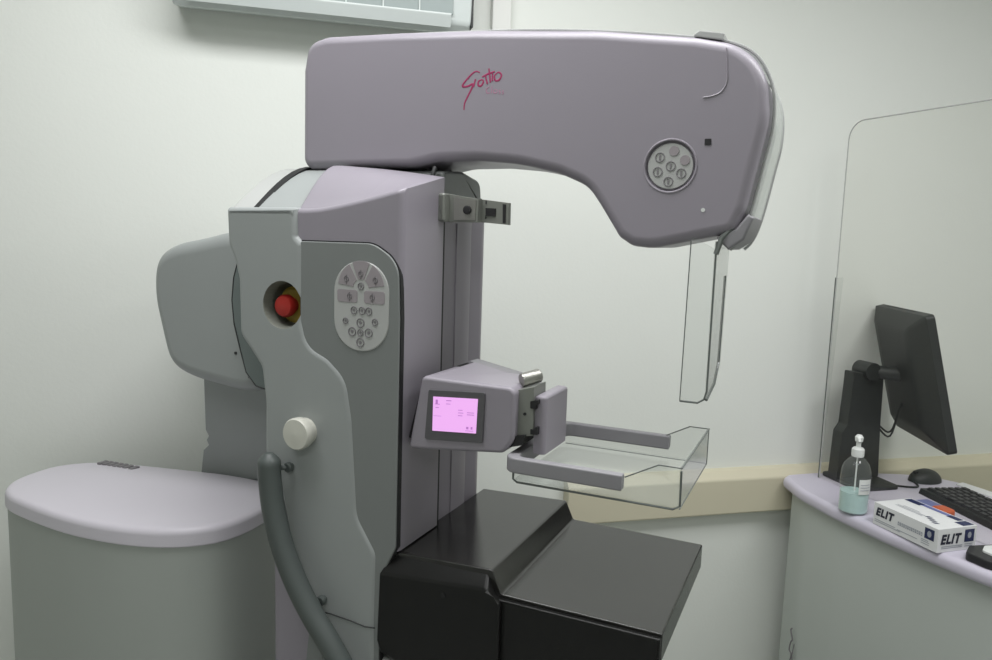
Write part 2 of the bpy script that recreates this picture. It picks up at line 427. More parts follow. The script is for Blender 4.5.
gpo = fillet([(-0.7729, 1.5333, 0.004), (-0.6362, 1.5338, 0.05), (-0.5918, 1.5077, 0.05), (-0.5884, 1.4208, 0.0), (-0.5891, 1.0615, 0.004), (-0.6159, 1.0062, 0.01), (-0.6188, 0.8146, 0), (-0.7233, 0.7842, 0), (-0.773, 1.3909, 0)], 8)
b = BM(); slab(b, offset(gpo, -.0018), 'v', .9708, .980); make('panel_seam', b, 'gap', mm)
b = BM(); slab(b, gpo, 'v', .9678, .982, .002, 0, 3); gpan = make('keypad_panel', b, 'green2', mm)

# vertical guide beside the slot
b = BM(); box(b, -.70, -.614, 1.09, 1.30, 1.0, 1.62); box(b, -.66, -.6005, 1.09, 1.13, 1.03, 1.60); make('guide_slot', b, 'gap', mm)
b = BM()
slab(b, fillet([(-.66, 1.1225, .004), (-.604, 1.1225, .004), (-.6, 1.20, .0), (-.603, 1.243, .012), (-.66, 1.25, 0)], 5), 'z', 1.03, 1.618, 0, .004, 3)
tube(b, [(-.6005, 1.175, 1.05), (-.6005, 1.175, 1.57)], .0015, 6)
make('guide_rail', b, 'lilac', mm)
b = BM(); slab(b, fillet([(-.665, 1.245, 0), (-.612, 1.245, .01), (-.602, 1.29, .03), (-.62, 1.325, .02), (-.665, 1.33, 0)], 6), 'z', 1.02, 1.62, .002, .02, 4)
make('rear_cover', b, 'lilac', mm)
b = BM(); slab(b, fillet([(1.118, 1.604), (1.118, 1.655, .01), (1.19, 1.66, .03), (1.262, 1.648, .02), (1.27, 1.60, .002)], 6), 'u', -.68, -.5985, 0, .006, 3)
make('guide_cap', b, 'green2', mm)['label'] = 'grey cap of the vertical guide'
# bracket at the top of the guide
b = BM()
B1 = [(-0.5787, 1.6162), (-0.5244, 1.6087), (-0.525, 1.5715), (-0.5775, 1.5711)]; B2 = [(-0.5316, 1.6095), (-0.4776, 1.6037), (-0.4772, 1.569), (-0.5304, 1.5726)]; BR_ = [(-0.5963, 1.6171), (-0.5771, 1.6172), (-0.5759, 1.5709), (-0.5943, 1.5721)]
slab(b, B1, 'v', 1.098, 1.113, .001, .001, 2)
slab(b, B2, 'v', 1.112, 1.122, .001, .001, 2)
slab(b, fillet([q+(.004,) for q in BR_], 4), 'v', 1.082, 1.116, .005, .002, 4)
br = make('holder_bracket', b, 'plate', mm)
b = BM(); slab(b, [(-0.5678, 1.6113), (-0.5282, 1.6069), (-0.529, 1.5752), (-0.5668, 1.5745)], 'v', 1.0965, 1.0985); make('bracket_face', b, 'metal', br)
b = BM(); lathe(b, [(.007, 0), (.007, -.003), (.004, -.004)], (*[(p[0], 1.0965, p[1]) for p in [(-0.5426, 1.5909)]][0],), 16, 'v'); make('bracket_hole', b, 'gap', br)
b = BM(); slab(b, [(-0.5172, 1.595), (-0.4995, 1.5945), (-0.4999, 1.5818), (-0.5167, 1.5823)], 'v', 1.110, 1.1125); make('bracket_window', b, 'gap', br)
b = BM(); slab(b, [(-0.4875, 1.6017), (-0.4823, 1.601), (-0.4821, 1.5719), (-0.4865, 1.5718)], 'v', 1.1105, 1.1125); make('bracket_slot', b, 'gap', br)
for z in (1.578, 1.6015):
    b = BM(); slab(b, rect(-.518, -.516, z, z+.0055), 'v', 1.1108, 1.1125); make('bracket_tick', b, 'dark', br)
b = BM(); tube(b, [(-.612, 1.105, 1.624), (-.612, 1.105, 1.648), (-.612, 1.112, 1.66)], .004, 8); make('bracket_pin', b, 'dark', br)

# keypad on the column
kc = [(-0.6563, 1.4368), (-0.7074, 1.4334), (-0.6069, 1.4401), (-0.6579, 1.505), (-0.6564, 1.366)]
kx, kz = kc[0]; hw = (kc[2][0]-kc[1][0])/2; hh = (kc[3][1]-kc[4][1])/2
b = BM(); slab(b, rect(kx-hw, kx+hw, kz-hh, kz+hh, hw*.96, 10), 'v', .9660, .972, .002, 0, 3); kp = make('control_keypad', b, 'keypad', gpan)
def P2(du, dz): return (kx+du*hw, kz+dz*hh)
def sect(cx, cz, ra, rb, a0, a1, n=8):
    return [Vector((cx+ra*math.cos(math.radians(a0+(a1-a0)*i/n)), cz+ra*math.sin(math.radians(a0+(a1-a0)*i/n)))) for i in range(n+1)] + \
           [Vector((cx+rb*math.cos(math.radians(a1+(a0-a1)*i/n)), cz+rb*math.sin(math.radians(a1+(a0-a1)*i/n)))) for i in range(n+1)]
fx, fz_ = P2(0, .40)
keys_ = [sect(fx, fz_, hw*.28, hw*.84, a, c) for a, c in ((8, 60), (68, 112), (120, 172))]
keys_ += [rect(kx-hw*.86, kx-hw*.12, kz+hh*.08, kz+hh*.36, .004), rect(kx+hw*.12, kx+hw*.86, kz+hh*.08, kz+hh*.36, .004)]
for q in keys_:
    b = BM(); slab(b, q, 'v', .9653, .9665, .0003, 0, 2); make('key', b, 'key', kp)
for du, dz, r in ((-.24, -.09, .0055), (.05, -.09, .0055), (.30, -.09, .0055), (-.55, -.34, .0045), (.52, -.32, .0048), (0, -.36, .0065), (-.3, -.57, .0065), (.3, -.57, .0065), (0, -.58, .005), (0, -.8, .0065), (0, .45, .005)):
    x, z = P2(du, dz); b = BM()
    tube(b, [(x+r*math.cos(t*PI/7), .9655, z+r*math.sin(t*PI/7)) for t in range(14)], .0009, 5, True)
    slab(b, circ(x, z, r*.4, 8), 'v', .9653, .9665)
    make('key', b, 'keyl', kp)
for du, dz in ((0, .72), (-.52, .6), (.52, .6), (-.4, .22), (.42, .22)):
    x, z = P2(du, dz); b = BM()
    tube(b, [(x+.004*math.cos(t*PI/5), .9648, z+.004*math.sin(t*PI/5)) for t in range(10)], .0006, 5, True)
    tube(b, [(x, .9648, z-.007), (x, .9648, z+.006)], .0006, 5); make('key_symbol', b, 'keyl', kp)

# round ivory knob
kn = [(-0.7591, 1.2274)][0]
b = BM(); lathe(b, [(.022, .05), (.022, .012), (.0255, .008), (.0262, -.004), (.024, -.0075), (.0, -.009) if 0 else (.001, -.009)], (kn[0], .925+.02, kn[1]), 40, 'v')
make('adjustment_knob', b, 'knob', mm)['label'] = 'round ivory knob on the front shell'
# curved grab handle with two bolts
hp = [(-0.8051, 1.1843), (-0.8033, 1.1479), (-0.7955, 1.0956), (-0.7774, 1.0382), (-0.7513, 0.986), (-0.7195, 0.9391), (-0.6822, 0.8943), (-0.6359, 0.8325)]
b = BM(); pts = curve_pts([(p[0], .93, p[1]) for p in hp], 6)
rad = [.0185]*len(pts)
tube(b, [Vector((pts[0].x, pts[0].y, pts[0].z+.008))]+pts, [.007]+[.0155]+rad[1:], 16)
hd = make('grab_handle', b, 'handle', mm)
for p in [(-0.7879, 1.1644), (-0.7211, 0.9499)]:
    b = BM(); lathe(b, [(.005, .02), (.005, 0), (.0085, -.001), (.0085, -.006), (.006, -.008)], (p[0], .960, p[1]), 16, 'v')
    tube(b, [(p[0], .958, p[1]), (p[0]-.02, .94, p[1])], .0045, 8)
    make('bolt', b, 'handle', hd)
# rear rotation housing, hub and rear pillar
b = BM()
lb = smooth_poly([(-1.2769, 1.3961), (-1.2783, 1.4421), (-1.2715, 1.4757), (-1.2539, 1.4991), (-1.2146, 1.5168), (-1.155, 1.5267), (-1.0641, 1.5469), (-0.9948, 1.5449), (-0.9854, 1.4917), (-0.9859, 1.4144), (-0.9869, 1.2668), (-0.997, 1.2357), (-1.0426, 1.2285), (-1.1076, 1.2356), (-1.1666, 1.2417), (-1.2132, 1.2537), (-1.238, 1.2724), (-1.2513, 1.303), (-1.2641, 1.3506)], 2)
slab(b, lb, 'v', 1.12, 1.42, .03, .03, 8); rh = make('rotation_housing', b, 'green', mm)
b = BM(); lathe(b, [(.003, .004), (.003, -.001)], (*(lambda p: (p[0], 1.119, p[1]))([(-1.0496, 1.3085)][0]),), 12, 'v'); make('screw', b, 'dark', rh)
b = BM()
hb = fillet([(-0.9862, 1.4948, 0.003), (-0.9972, 1.4653, 0.03), (-1.0027, 1.4191, 0.06), (-0.9985, 1.3788, 0.06), (-0.986, 1.3371, 0.05), (-0.9724, 1.288, 0.04), (-0.9492, 1.2625, 0.01), (-0.919, 1.2603, 0.0), (-0.9023, 1.3716), (-0.9354, 1.4916)], 4)
slab(b, hb, 'v', 1.06, 1.15, .003, 0, 3); make('pivot_hub', b, 'hub', mm)
b = BM(); tube(b, [(p[0], 1.0605, p[1]) for p in [(-0.9874, 1.4893), (-0.9973, 1.4598), (-1.0019, 1.4192), (-0.9974, 1.3751), (-0.9849, 1.3334), (-0.97, 1.2882), (-0.9468, 1.2646), (-0.9259, 1.2614)]], .0014, 6); make('hub_rim', b, 'dark', mm)
b = BM()
pl = [(-1.2931, 1.2222), (-1.0859, 1.2435), (-1.0873, 1.0011), (-1.308, 0.9648), (-1.2971, 1.0384), (-1.2815, 1.0525), (-1.2874, 1.0635), (-1.2811, 1.0739), (-1.2899, 1.0868)]
slab(b, pl, 'v', 1.275, 1.40, .004, .004, 2)
box(b, pl[0][0], pl[1][0]+.05, 1.29, 1.40, 0, pl[3][1]+.001)
make('rear_pillar', b, 'green', mm)
# lower base behind the handle
b = BM()
lb_ = [(-0.8683, 1.0004), (-0.7512, 0.9878), (-0.6089, 0.8782), (-0.6063, 0.7353)]
box(b, -.885, -.66, 1.03, 1.30, 0.06, 1.0, .01); make('lower_base', b, 'lilac', mm)
b = BM(); box(b, -.96, -.50, .85, 1.42, 0, .07, .015, .08, 5); make('floor_base', b, 'green2', mm)
b = BM(); box(b, -.80, -.64, .985, 1.25, .06, .75, .01); make('lower_column', b, 'green', mm)

# ------------------------------ C-arm
AV0, AV1 = 1.105, 1.265
ao = [(-0.8804, 1.6582, 0.022), (-0.8794, 1.829, 0.02), (-0.8696, 1.8762, 0.03), (-0.829, 1.8842, 0.05), (-0.6876, 1.88, 0.3), (-0.5401, 1.8725, 0.3), (-0.3426, 1.8565, 0.3), (-0.1989, 1.8365, 0.1), (-0.1493, 1.8249, 0.08), (-0.1189, 1.8042, 0.08), (-0.1011, 1.7741, 0.08), (-0.0946, 1.7192, 0.1), (-0.1165, 1.5995, 0.05), (-0.1304, 1.5657, 0.02), (-0.1923, 1.5518, 0.1), (-0.244, 1.5398, 0.08), (-0.2758, 1.5424, 0.03), (-0.2964, 1.5552, 0.02), (-0.3081, 1.5729, 0.03), (-0.3283, 1.6025, 0.08), (-0.3486, 1.6301, 0.06), (-0.3945, 1.649, 0.1), (-0.4635, 1.6641, 0.3), (-0.5336, 1.6703, 0.2), (-0.6068, 1.6695, 0.1), (-0.6543, 1.6601, 0.1)]
AO = fillet(ao, 7)
b = BM(); slab(b, AO, 'v', AV0, AV1, .016, .014, 7); arm = make('c_arm', b, 'lilac', mm)
b = BM(); slab(b, fillet([(-.84, 1.60), (-.65, 1.60), (-.65, 1.668), (-.84, 1.668)]), 'v', 1.15, 1.25); make('arm_pivot', b, 'gap', mm)
# round keypad set into the head
rc, rc2 = [(-0.2248, 1.6583), (-0.1881, 1.658)]
rx, rz = rc; R_ = rc2[0]-rc[0]
b = BM(); lathe(b, [(R_*1.06, -.006), (R_*1.0, .0), (R_*.93, .006)], (rx, AV0, rz), 48, 'v'); carve(arm, b, 'lilac')
b = BM(); tube(b, [(rx+R_*1.02*math.cos(t*PI/24), AV0+.0004, rz+R_*1.02*math.sin(t*PI/24)) for t in range(48)], .0018, 8, True); make('keypad_ring', b, 'lilac', arm)
b = BM(); lathe(b, [(R_*.88, .006), (R_*.88, .0022), (R_*.85, .0015)], (rx, AV0, rz), 40, 'v'); rk = make('round_keypad', b, 'keypad', arm)
for i, (du, dz) in enumerate(((0.02, 0), (.12, .58), (-.42, .34), (.56, .22), (-.48, -.22), (.44, -.28), (-.04, -.60))):
    x, z = rx+du*R_, rz+dz*R_; r = R_*.175; b = BM()
    if i in (1, 3): slab(b, circ(x, z, r, 16), 'v', AV0+.0004, AV0+.002, .0004, 0, 2)
    tube(b, [(x+r*math.cos(t*PI/8), AV0+.001, z+r*math.sin(t*PI/8)) for t in range(16)], .0008, 5, True)
    slab(b, rect(x-.0012, x+.0012, z-.0035, z+.0035), 'v', AV0+.0006, AV0+.002)
    make('key', b, 'key' if i in (1, 3) else 'keyl', rk)
p = [(-0.1737, 1.6909), (-0.1745, 1.5966)]
b = BM(); slab(b, rect(p[0][0]-.0045, p[0][0]+.0045, p[0][1]-.0045, p[0][1]+.0045, .001), 'v', AV0-.0008, AV0+.001); make('indicator', b, 'gap', arm)
b = BM(); slab(b, circ(p[1][0], p[1][1], .003, 10), 'v', AV0-.0006, AV0+.001); make('screw', b, 'white', arm)
# pink handwritten mark on the arm, traced as brush strokes
def brush(name, strokes, mt, par, y, r):
    b = BM()
    for s in strokes:
        pp = curve_pts([(q[0], y, q[1]) for q in s], 4) if len(s) > 2 else [Vector((q[0], y, q[1])) for q in s]
        n = len(pp); rad = [r*(.55+.45*math.sin(PI*(i+.6)/(n+.6))) for i in range(n)]
        tube(b, pp, rad, 6)
    for v in b.verts: v.co.y = y+(v.co.y-y)*.2
    return make(name, b, mt, par)
LG = [[(-0.5313, 1.8055), (-0.5392, 1.8075), (-0.5487, 1.8012), (-0.5616, 1.7872), (-0.5535, 1.7853), (-0.543, 1.7886), (-0.5463, 1.7795), (-0.553, 1.7675), (-0.5572, 1.7584), (-0.5578, 1.7491)],
      [(-0.5389, 1.796), (-0.542, 1.7839)],
      [(-0.5275, 1.7947), (-0.5335, 1.7919), (-0.5333, 1.7858), (-0.5281, 1.7855), (-0.5248, 1.7915), (-0.5275, 1.7947)],
      [(-0.5216, 1.7997), (-0.5177, 1.7873)], [(-0.5159, 1.8107), (-0.5126, 1.7893)], [(-0.5276, 1.7985), (-0.5173, 1.8025), (-0.5054, 1.8056)],
      [(-0.5096, 1.8036), (-0.5092, 1.7914)],
      [(-0.5011, 1.8038), (-0.506, 1.7988), (-0.5041, 1.7919), (-0.4981, 1.7923), (-0.4941, 1.7989), (-0.4976, 1.8036), (-0.5011, 1.8038)]]
brush('logo', LG, 'pink', arm, AV0-.0002, .0016)
LG2 = [[(-0.5141, 1.7826), (-0.5192, 1.7798), (-0.5181, 1.7736), (-0.5129, 1.7734)], [(-0.5098, 1.7839), (-0.5103, 1.7732)], [(-0.501, 1.7781), (-0.5062, 1.7776), (-0.506, 1.773), (-0.5009, 1.7736), (-0.501, 1.7774)],
       [(-0.495, 1.7778), (-0.4975, 1.7757), (-0.4949, 1.7733), (-0.4974, 1.7711)], [(-0.489, 1.7768), (-0.4915, 1.7746), (-0.4897, 1.7723), (-0.4922, 1.7701)]]
brush('logo_script', LG2, 'mauve', arm, AV0-.0002, .0008)
# clear guard following the top and nose of the arm, a flap over its face, and the hanging face shield
go = [(-0.827, 1.8831), (-0.7574, 1.8835), (-0.6046, 1.8779), (-0.4657, 1.8713), (-0.3387, 1.8597), (-0.2079, 1.8419), (-0.156, 1.8313), (-0.1236, 1.8158), (-0.1025, 1.7897), (-0.0911, 1.7551), (-0.0898, 1.7117), (-0.097, 1.668), (-0.1073, 1.6113), (-0.116, 1.5755), (-0.1253, 1.5545), (-0.1353, 1.543)]
def strip(bm, pts, v0, v1, th, mi=0):
    L = []
    for i, p in enumerate(pts):
        a = Vector(pts[max(0, i-1)]); c = Vector(pts[min(len(pts)-1, i+1)]); t = (c-a).normalized(); n = Vector((t.y, -t.x))
        q = Vector(p); L.append([bm.verts.new((q.x, v0, q.y)), bm.verts.new((q.x, v1, q.y)), bm.verts.new((q.x+n.x*th, v1, q.y+n.y*th)), bm.verts.new((q.x+n.x*th, v0, q.y+n.y*th))])
    for A, B in zip(L, L[1:]):
        for k in range(4): bm.faces.new((A[k], A[(k+1) % 4], B[(k+1) % 4], B[k])).material_index = mi
    bm.faces.new(L[0]).material_index = mi; bm.faces.new(L[-1]).material_index = mi
gp = [(q.x, q.y) for q in [Vector((c.x, c.z)) for c in curve_pts([(p[0], 0, p[1]) for p in go], 5)]]
b = BM(); strip(b, gp, 1.125, 1.315, .003)
gd = make('clear_guard', b, 'clearg', mm)
b = BM(); tube(b, [(q[0]-.001, 1.1265, q[1]-.0015) for q in gp], .0022, 6); tube(b, [(q[0]-.001, 1.314, q[1]-.0015) for q in gp], .0022, 6); make('guard_edge', b, 'rimlight', gd)
lp = [(-0.2075, 1.8388), (-0.1632, 1.8301), (-0.1625, 1.8401), (-0.1969, 1.8461)]
b = BM(); slab(b, fillet([(q[0], q[1], .002) for q in lp]), 'v', 1.115, 1.19, .002, .002, 2); make('guard_latch', b, 'rimlight', gd)
b = BM(); tube(b, curve_pts([(q[0], AV0-.0002, q[1]) for q in [(-0.157, 1.8168), (-0.1551, 1.7981), (-0.1535, 1.7741), (-0.1592, 1.7597), (-0.1723, 1.7535), (-0.1844, 1.752)]], 5), .0011, 6); make('flap_edge', b, 'lilac', arm)
sh = [(-0.1996, 1.5493), (-0.1905, 1.3183), (-0.1529, 1.3257), (-0.1522, 1.5508)]
su0 = sh[1][0]; su1 = sh[2][0]; szb = sh[1][1]
b = BM()
slab(b, fillet([(su0, szb), (su1-.004, szb, .014), (su1, szb+.02), (su1+.002, 1.54), (su0+.002, 1.56)], 6), 'v', 1.105, 1.108)
slab(b, fillet([(1.108, szb+.004, .004), (1.20, szb+.016, .03), (1.24, 1.36, .02), (1.255, 1.55), (1.108, 1.55)], 6), 'u', su1-.003, su1)
fs = make('face_shield', b, 'clearp', mm)
b = BM()
tube(b, [(su1, 1.106, 1.553), (su1, 1.106, szb+.018), (su1-.003, 1.106, szb+.006), (su1-.012, 1.106, szb), (su0, 1.106, szb)], .0016, 6)
tube(b, [(su0+.002, 1.106, 1.553), (su0, 1.106, szb)], .0009, 5)
tube(b, [(su1+.02, 1.115, 1.575), (su1+.006, 1.11, 1.558), (su1, 1.107, 1.535)], .004, 8)
make('shield_edge', b, 'rim', fs)
b = BM()
tube(b, [(su1-.001, 1.115, szb+.004), (su1-.001, 1.19, szb+.016), (su1-.001, 1.222, szb+.045), (su1-.001, 1.232, 1.50)], .0022, 6)
make('shield_edge', b, 'rim', fs)
# dark joint where the guard meets the head
b = BM(); slab(b, fillet([(-0.1547, 1.5578), (-0.1297, 1.5711), (-0.1137, 1.5922), (-0.1054, 1.5869), (-0.1166, 1.5562), (-0.1372, 1.5415)]), 'v', 1.11, 1.25, .004, .004, 3); make('guard_joint', b, 'frame', gd)

# ------------------------------ carriage with the display
b = BM()
co = fillet([(-0.5576, 1.336, 0.008), (-0.4031, 1.3344, 0.012), (-0.4033, 1.2554, 0.03), (-0.4201, 1.2348, 0.012), (-0.58, 1.2184, 0.006)], 5)
slab(b, co, 'v', .985, 1.09, .006, 0, 4)
cz = max(v.co.z for v in b.verts)
ct = [(-0.5803, 1.324), (-0.5235, 1.3514), (-0.4258, 1.3317), (-0.4316, 1.3051)]
CP = [(-0.5185, 1.09, 1.3466), (-0.4165, 1.09, 1.3263)]
tb = [b.verts.new((x, y, z)) for x, y, z in ((-.548, .992, 1.335), (-.43, .992, 1.328), (-.40, 1.09, 1.326), (-.5, 1.09, 1.335), (-.548, 1.06, 1.345), CP[0], CP[1])]
for f in ((0, 1, 6, 5), (1, 2, 6), (5, 6, 2, 3), (0, 5, 3), (0, 3, 2, 1)): b.faces.new([tb[i] for i in f])
carr = make('display_carriage', b, 'lilac', mm)
b = BM(); slab(b, [(-.562, 1.333), (-.51, 1.333), (-.51, 1.232), (-.5875, 1.232)], 'v', 1.0, 1.16); make('carriage_shadow', b, 'gap', carr)  # black slab standing in for the shadow left of the display box
b = BM()
fin = [(-0.5348, 1.3442), (-0.5275, 1.3475), (-0.4162, 1.3271), (-0.4142, 1.3216), (-0.4508, 1.3226)]
slab(b, fin, 'v', 1.09, 1.12, .001, .001, 2); make('carriage_fin', b, 'frame', carr)
bz = fillet([q+(.003,) for q in [(-0.544, 1.3168), (-0.4497, 1.3229), (-0.4513, 1.2467), (-0.5492, 1.2398)]], 4)
b = BM(); slab(b, bz, 'v', .982, .99, .001, 0, 2); bzo = make('display_bezel', b, 'bezel', carr)
sc = [(-0.5349, 1.3074), (-0.4606, 1.3123), (-0.4622, 1.2601), (-0.5353, 1.2547)]
b = BM(); slab(b, sc, 'v', .9812, .984); make('display_screen', b, 'screen', bzo)
def sq(a, c):   # position inside the screen quad
    p0, p1, p2, p3 = [Vector(q) for q in sc]
    t = p0.lerp(p1, a); u_ = p3.lerp(p2, a); return t.lerp(u_, c)
for a, c, w_, h_ in ((.06, .08, .05, .12), (.04, .2, .12, .02), (.06, .3, .08, .02), (.30, .08, .12, .025), (.30, .18, .1, .02), (.58, .34, .1, .02), (.58, .42, .12, .02), (.58, .5, .1, .02), (.78, .40, .16, .02), (.78, .46, .16, .02), (.02, .55, .18, .012), (.78, .82, .05, .07), (.88, .82, .04, .07), (.76, .93, .18, .015)):
    q = [sq(a, c), sq(a+w_, c), sq(a+w_, c+h_), sq(a, c+h_)]
    b = BM(); slab(b, q, 'v', .9808, .9814); make('screen_mark', b, 'ui', bzo)
# clamp plate, block and knob
b = BM(); slab(b, fillet([(-0.405, 1.3289), (-0.3803, 1.3361), (-0.3789, 1.2637), (-0.4055, 1.2584)]), 'v', 1.0, 1.05, .001, .001, 2)
cp_ = make('clamp_plate', b, 'plate', carr)
b = BM(); lathe(b, [(.0022, 0), (.0022, -.002)], ([(-0.3927, 1.2947)][0][0], 1.0, [(-0.3927, 1.2947)][0][1]), 10, 'v'); make('screw', b, 'gap', cp_)
b = BM(); slab(b, [(-0.4172, 1.3318), (-0.4076, 1.3299), (-0.4046, 1.2517), (-0.4142, 1.2503)], 'v', .998, 1.06); make('clamp_gap', b, 'gap', cp_)
b = BM(); slab(b, [(-0.4077, 1.2605), (-0.389, 1.2646), (-0.3931, 1.2491), (-0.4151, 1.2429)], 'v', .993, 1.04); make('clamp_gap', b, 'gap', cp_)
b = BM()
q = [(-0.3805, 1.3338), (-0.3617, 1.3271), (-0.3605, 1.2261), (-0.3807, 1.22)]
u1 = [(-0.3616, 1.2887)][0][0]; u0b = [(-0.3802, 1.2863)][0][0]
slab(b, fillet([(u0b, 1.006), (u1, 1.002, .006), (u1+.001, 1.10, .006), (u0b, 1.10)]), 'z', 1.2365, q[1][1]-.004, 0, .005, 3)
cb = make('clamp_block', b, 'lilac', carr)
for y in (404.5, 432.5):
    g_ = {404.5: [(-0.3841, 1.315), (-0.3718, 1.318), (-0.3715, 1.3121), (-0.3753, 1.3102), (-0.3751, 1.3043), (-0.3837, 1.3047)], 432.5: [(-0.3824, 1.2736), (-0.3754, 1.2738), (-0.3748, 1.2776), (-0.3709, 1.2782), (-0.3712, 1.267), (-0.3821, 1.2662)]}[y]
    b = BM(); slab(b, g_, 'v', .997, 1.012); make('clamp_catch', b, 'gap', cb)
kb_ = [(-0.3962, 1.3414)][0]
b = BM(); lathe(b, [(.009, 0), (.0105, .002), (.0105, .03), (.009, .032)], (0, 0, 0), 20, 'u')
rot = Matrix.Rotation(math.radians(50), 4, 'Z') @ Matrix.Rotation(math.radians(-12), 4, 'Y'); b.transform(Matrix.Translation((kb_[0]-.012, 1.02, kb_[1]-.002)) @ rot); make('clamp_knob', b, 'metal', cb)

# ------------------------------ compression paddle
FZ = 1.237
b = BM()
def Uframe(u0_, v0_, v1_, ua, ub, wd_, r=.02):
    return fillet([(ua, v0_), (u0_, v0_, r), (u0_, v1_, r), (ub, v1_), (ub, v1_-wd_), (u0_+wd_*1.3, v1_-wd_, r*.5), (u0_+wd_*1.3, v0_+wd_, r*.5), (ua, v0_+wd_)], 6)
slab(b, Uframe(-.412, .968, 1.222, -.237, -.221, .014), 'z', 1.2135, 1.2365, .003, .003, 3)
pf = make('compression_paddle', b, 'frame', mm)
b = BM()
PU0, PU1, PV0, PV1, PZ, PT = -.398, -.160, .976, 1.212, 1.199, 1.256
# tray floor
slab(b, rect(PU0, PU1, PV0, PV1, .012), 'z', PZ, PZ+.003)
# sides with the step up to the chest wall
def side(v0_, v1_):
    slab(b, fillet([(PU0, PZ), (PU1, PZ, .006), (PU1, PT, .004), (PU1-.028, PT, .01) , (PU1-.075, 1.232, .012), (PU0, 1.232)], 4), 'v', v0_, v1_)
side(PV0, PV0+.0025); side(PV1-.0025, PV1)
slab(b, rect(PV0, PV1, PZ, PT, .003), 'u', PU1-.003, PU1)
tray = make('clear_tray', b, 'clearp', pf)
b = BM()
r_ = .0013
tube(b, [(PU0, PV0, 1.222), (PU0, PV0, PZ+.004), (PU0+.006, PV0, PZ), (PU1-.008, PV0, PZ), (PU1, PV0+.004, PZ+.004), (PU1, PV0, PT-.004)], .0016, 6)
tube(b, [(PU1, PV0, PT), (PU1, PV1, PT)], r_*1.2, 6)
tube(b, [(PU1, PV1, PT), (PU1, PV1, PZ)], .0008, 6)
tube(b, [(PU1, PV0+.004, PZ), (PU1, PV1, PZ)], .0008, 6)
for vv in (PV0, PV1): tube(b, [(PU1-.075, vv, 1.232), (PU1-.030, vv, PT), (PU1, vv, PT)], .0009, 6)
tube(b, [(PU0, PV1, PZ), (PU1, PV1, PZ)], .0008, 6)
make('tray_edge', b, 'rim', tray)

# ------------------------------ black detector table
TZ = 1.02
b = BM()
# profile across u: thick raised part by the column, step down to the flat table
pr = fillet([(-.608, 1.0), (-.604, 1.050, .006), (-.428, 1.056, .006), (-.412, 1.022, .006), (-.172, TZ, .003), (-.172, .975, .006), (-.37, .945, .02), (-.47, .885, .03), (-.55, .872, .02), (-.608, .868)], 5)
slab(b, pr, 'v', .980, 1.325, .002, .006, 3)
dt = make('detector_table', b, 'tabletop', mm)
b = BM()
ch = [(-.655, .982)]
# front cheek with its chamfered upper edge
v0_, v1_ = .952, .982
out = [(-.660, 1.0), (-.645, 1.030), (-.436, 1.034), (-.422, 1.006), (-.41, .998), (-.41, .93), (-.47, .885), (-.55, .872), (-.63, .862), (-.66, .885)]
cf = [(-0.6156, 1.0179), (-0.4291, 1.0325), (-0.419, 1.0208), (-0.4059, 1.0162), (-0.4018, 0.8982), (-0.5828, 0.8788), (-0.6108, 0.8865), (-0.6186, 0.9048)]
cf = cf[:4]+[(cf[3][0], cf[5][1])]+cf[5:]
bk = [(-0.5982, 1.054), (-0.4355, 1.0527), (-0.4228, 1.0207), (-0.411, 1.0108), (-0.4065, 0.884), (-0.5967, 0.8628), (-0.6178, 0.8727), (-0.6181, 0.8934)]
bk = bk[:4]+[(bk[3][0], bk[5][1])]+bk[5:]
F = [b.verts.new((p[0], .962, p[1])) for p in cf]; K = [b.verts.new((p[0], .986, p[1])) for p in bk]
n = len(F)
for i in range(n): b.faces.new((F[i], F[(i+1) % n], K[(i+1) % n], K[i]))
b.faces.new(F); b.faces.new(K)
bmesh.ops.bevel(b, geom=list(b.edges), offset=.004, segments=3, affect='EDGES', profile=.5, clamp_overlap=True)
make('front_cheek', b, 'carbon', dt)
b = BM(); slab(b, fillet([(-.415, 1.0165), (-.173, 1.0155, .002), (-.173, .950, .004), (-.37, .92, .02), (-.415, .90)], 3), 'v', .972, .981, .003, 0, 3); make('table_front', b, 'carbon', dt)
b = BM(); lathe(b, [(.004, 0), (.004, -.001)], (-.50, .9615, 1.008), 12, 'v'); make('screw', b, 'gap', dt)
b = BM(); box(b, -.62, -.58, .975, 1.05, .845, .866, .006); make('table_foot', b, 'keypad', dt)

# ------------------------------------------------------------------ desk
DZ = .858
desk = thing('console_desk', 'curved operator desk with lilac top and grey green body by the wall', 'desk', (1.55, 1.6, 0), WA)
b = BM()
dk = [(1.452, 1.925), (1.425, 1.905), (1.398, 1.80), (1.393, 1.65), (1.408, 1.48), (1.428, 1.36), (1.452, 1.25), (1.50, 1.08), (1.60, .85), (1.78, .62), (2.1, .45), (2.35, .55), (2.30, 1.0), (2.05, 1.42), (1.965, 1.66), (1.945, 1.78), (1.86, 1.86), (1.76, 1.89), (1.55, 1.928)]
DK = fillet([p+((.03 if i_ in (0, 1, 18) else .25),) for i_, p in enumerate(dk)], 6)
slab(b, DK, 'z', DZ-.036, DZ, .014, .016, 5); make('worktop', b, 'desktop', desk)
b = BM(); slab(b, offset(DK, .028), 'z', .0, DZ-.036); dbod = make('desk_body', b, 'deskbody', desk)
mk = [(1.2024, 1.5375, 0.6)]
def deskface(zs):   # points just in front of the desk's narrow end
    return None
sg = [(1.8319, 0.4257), (1.8166, 0.418), (1.8277, 0.3929), (1.8076, 0.3849), (1.8232, 0.3571), (1.8076, 0.3468), (1.8228, 0.3157)]
b = BM()
tube(b, curve_pts([(1.4195, 1.80+.006*math.sin(i*2.1), s_[1]) for i, s_ in enumerate(sg)], 3), .0022, 6)
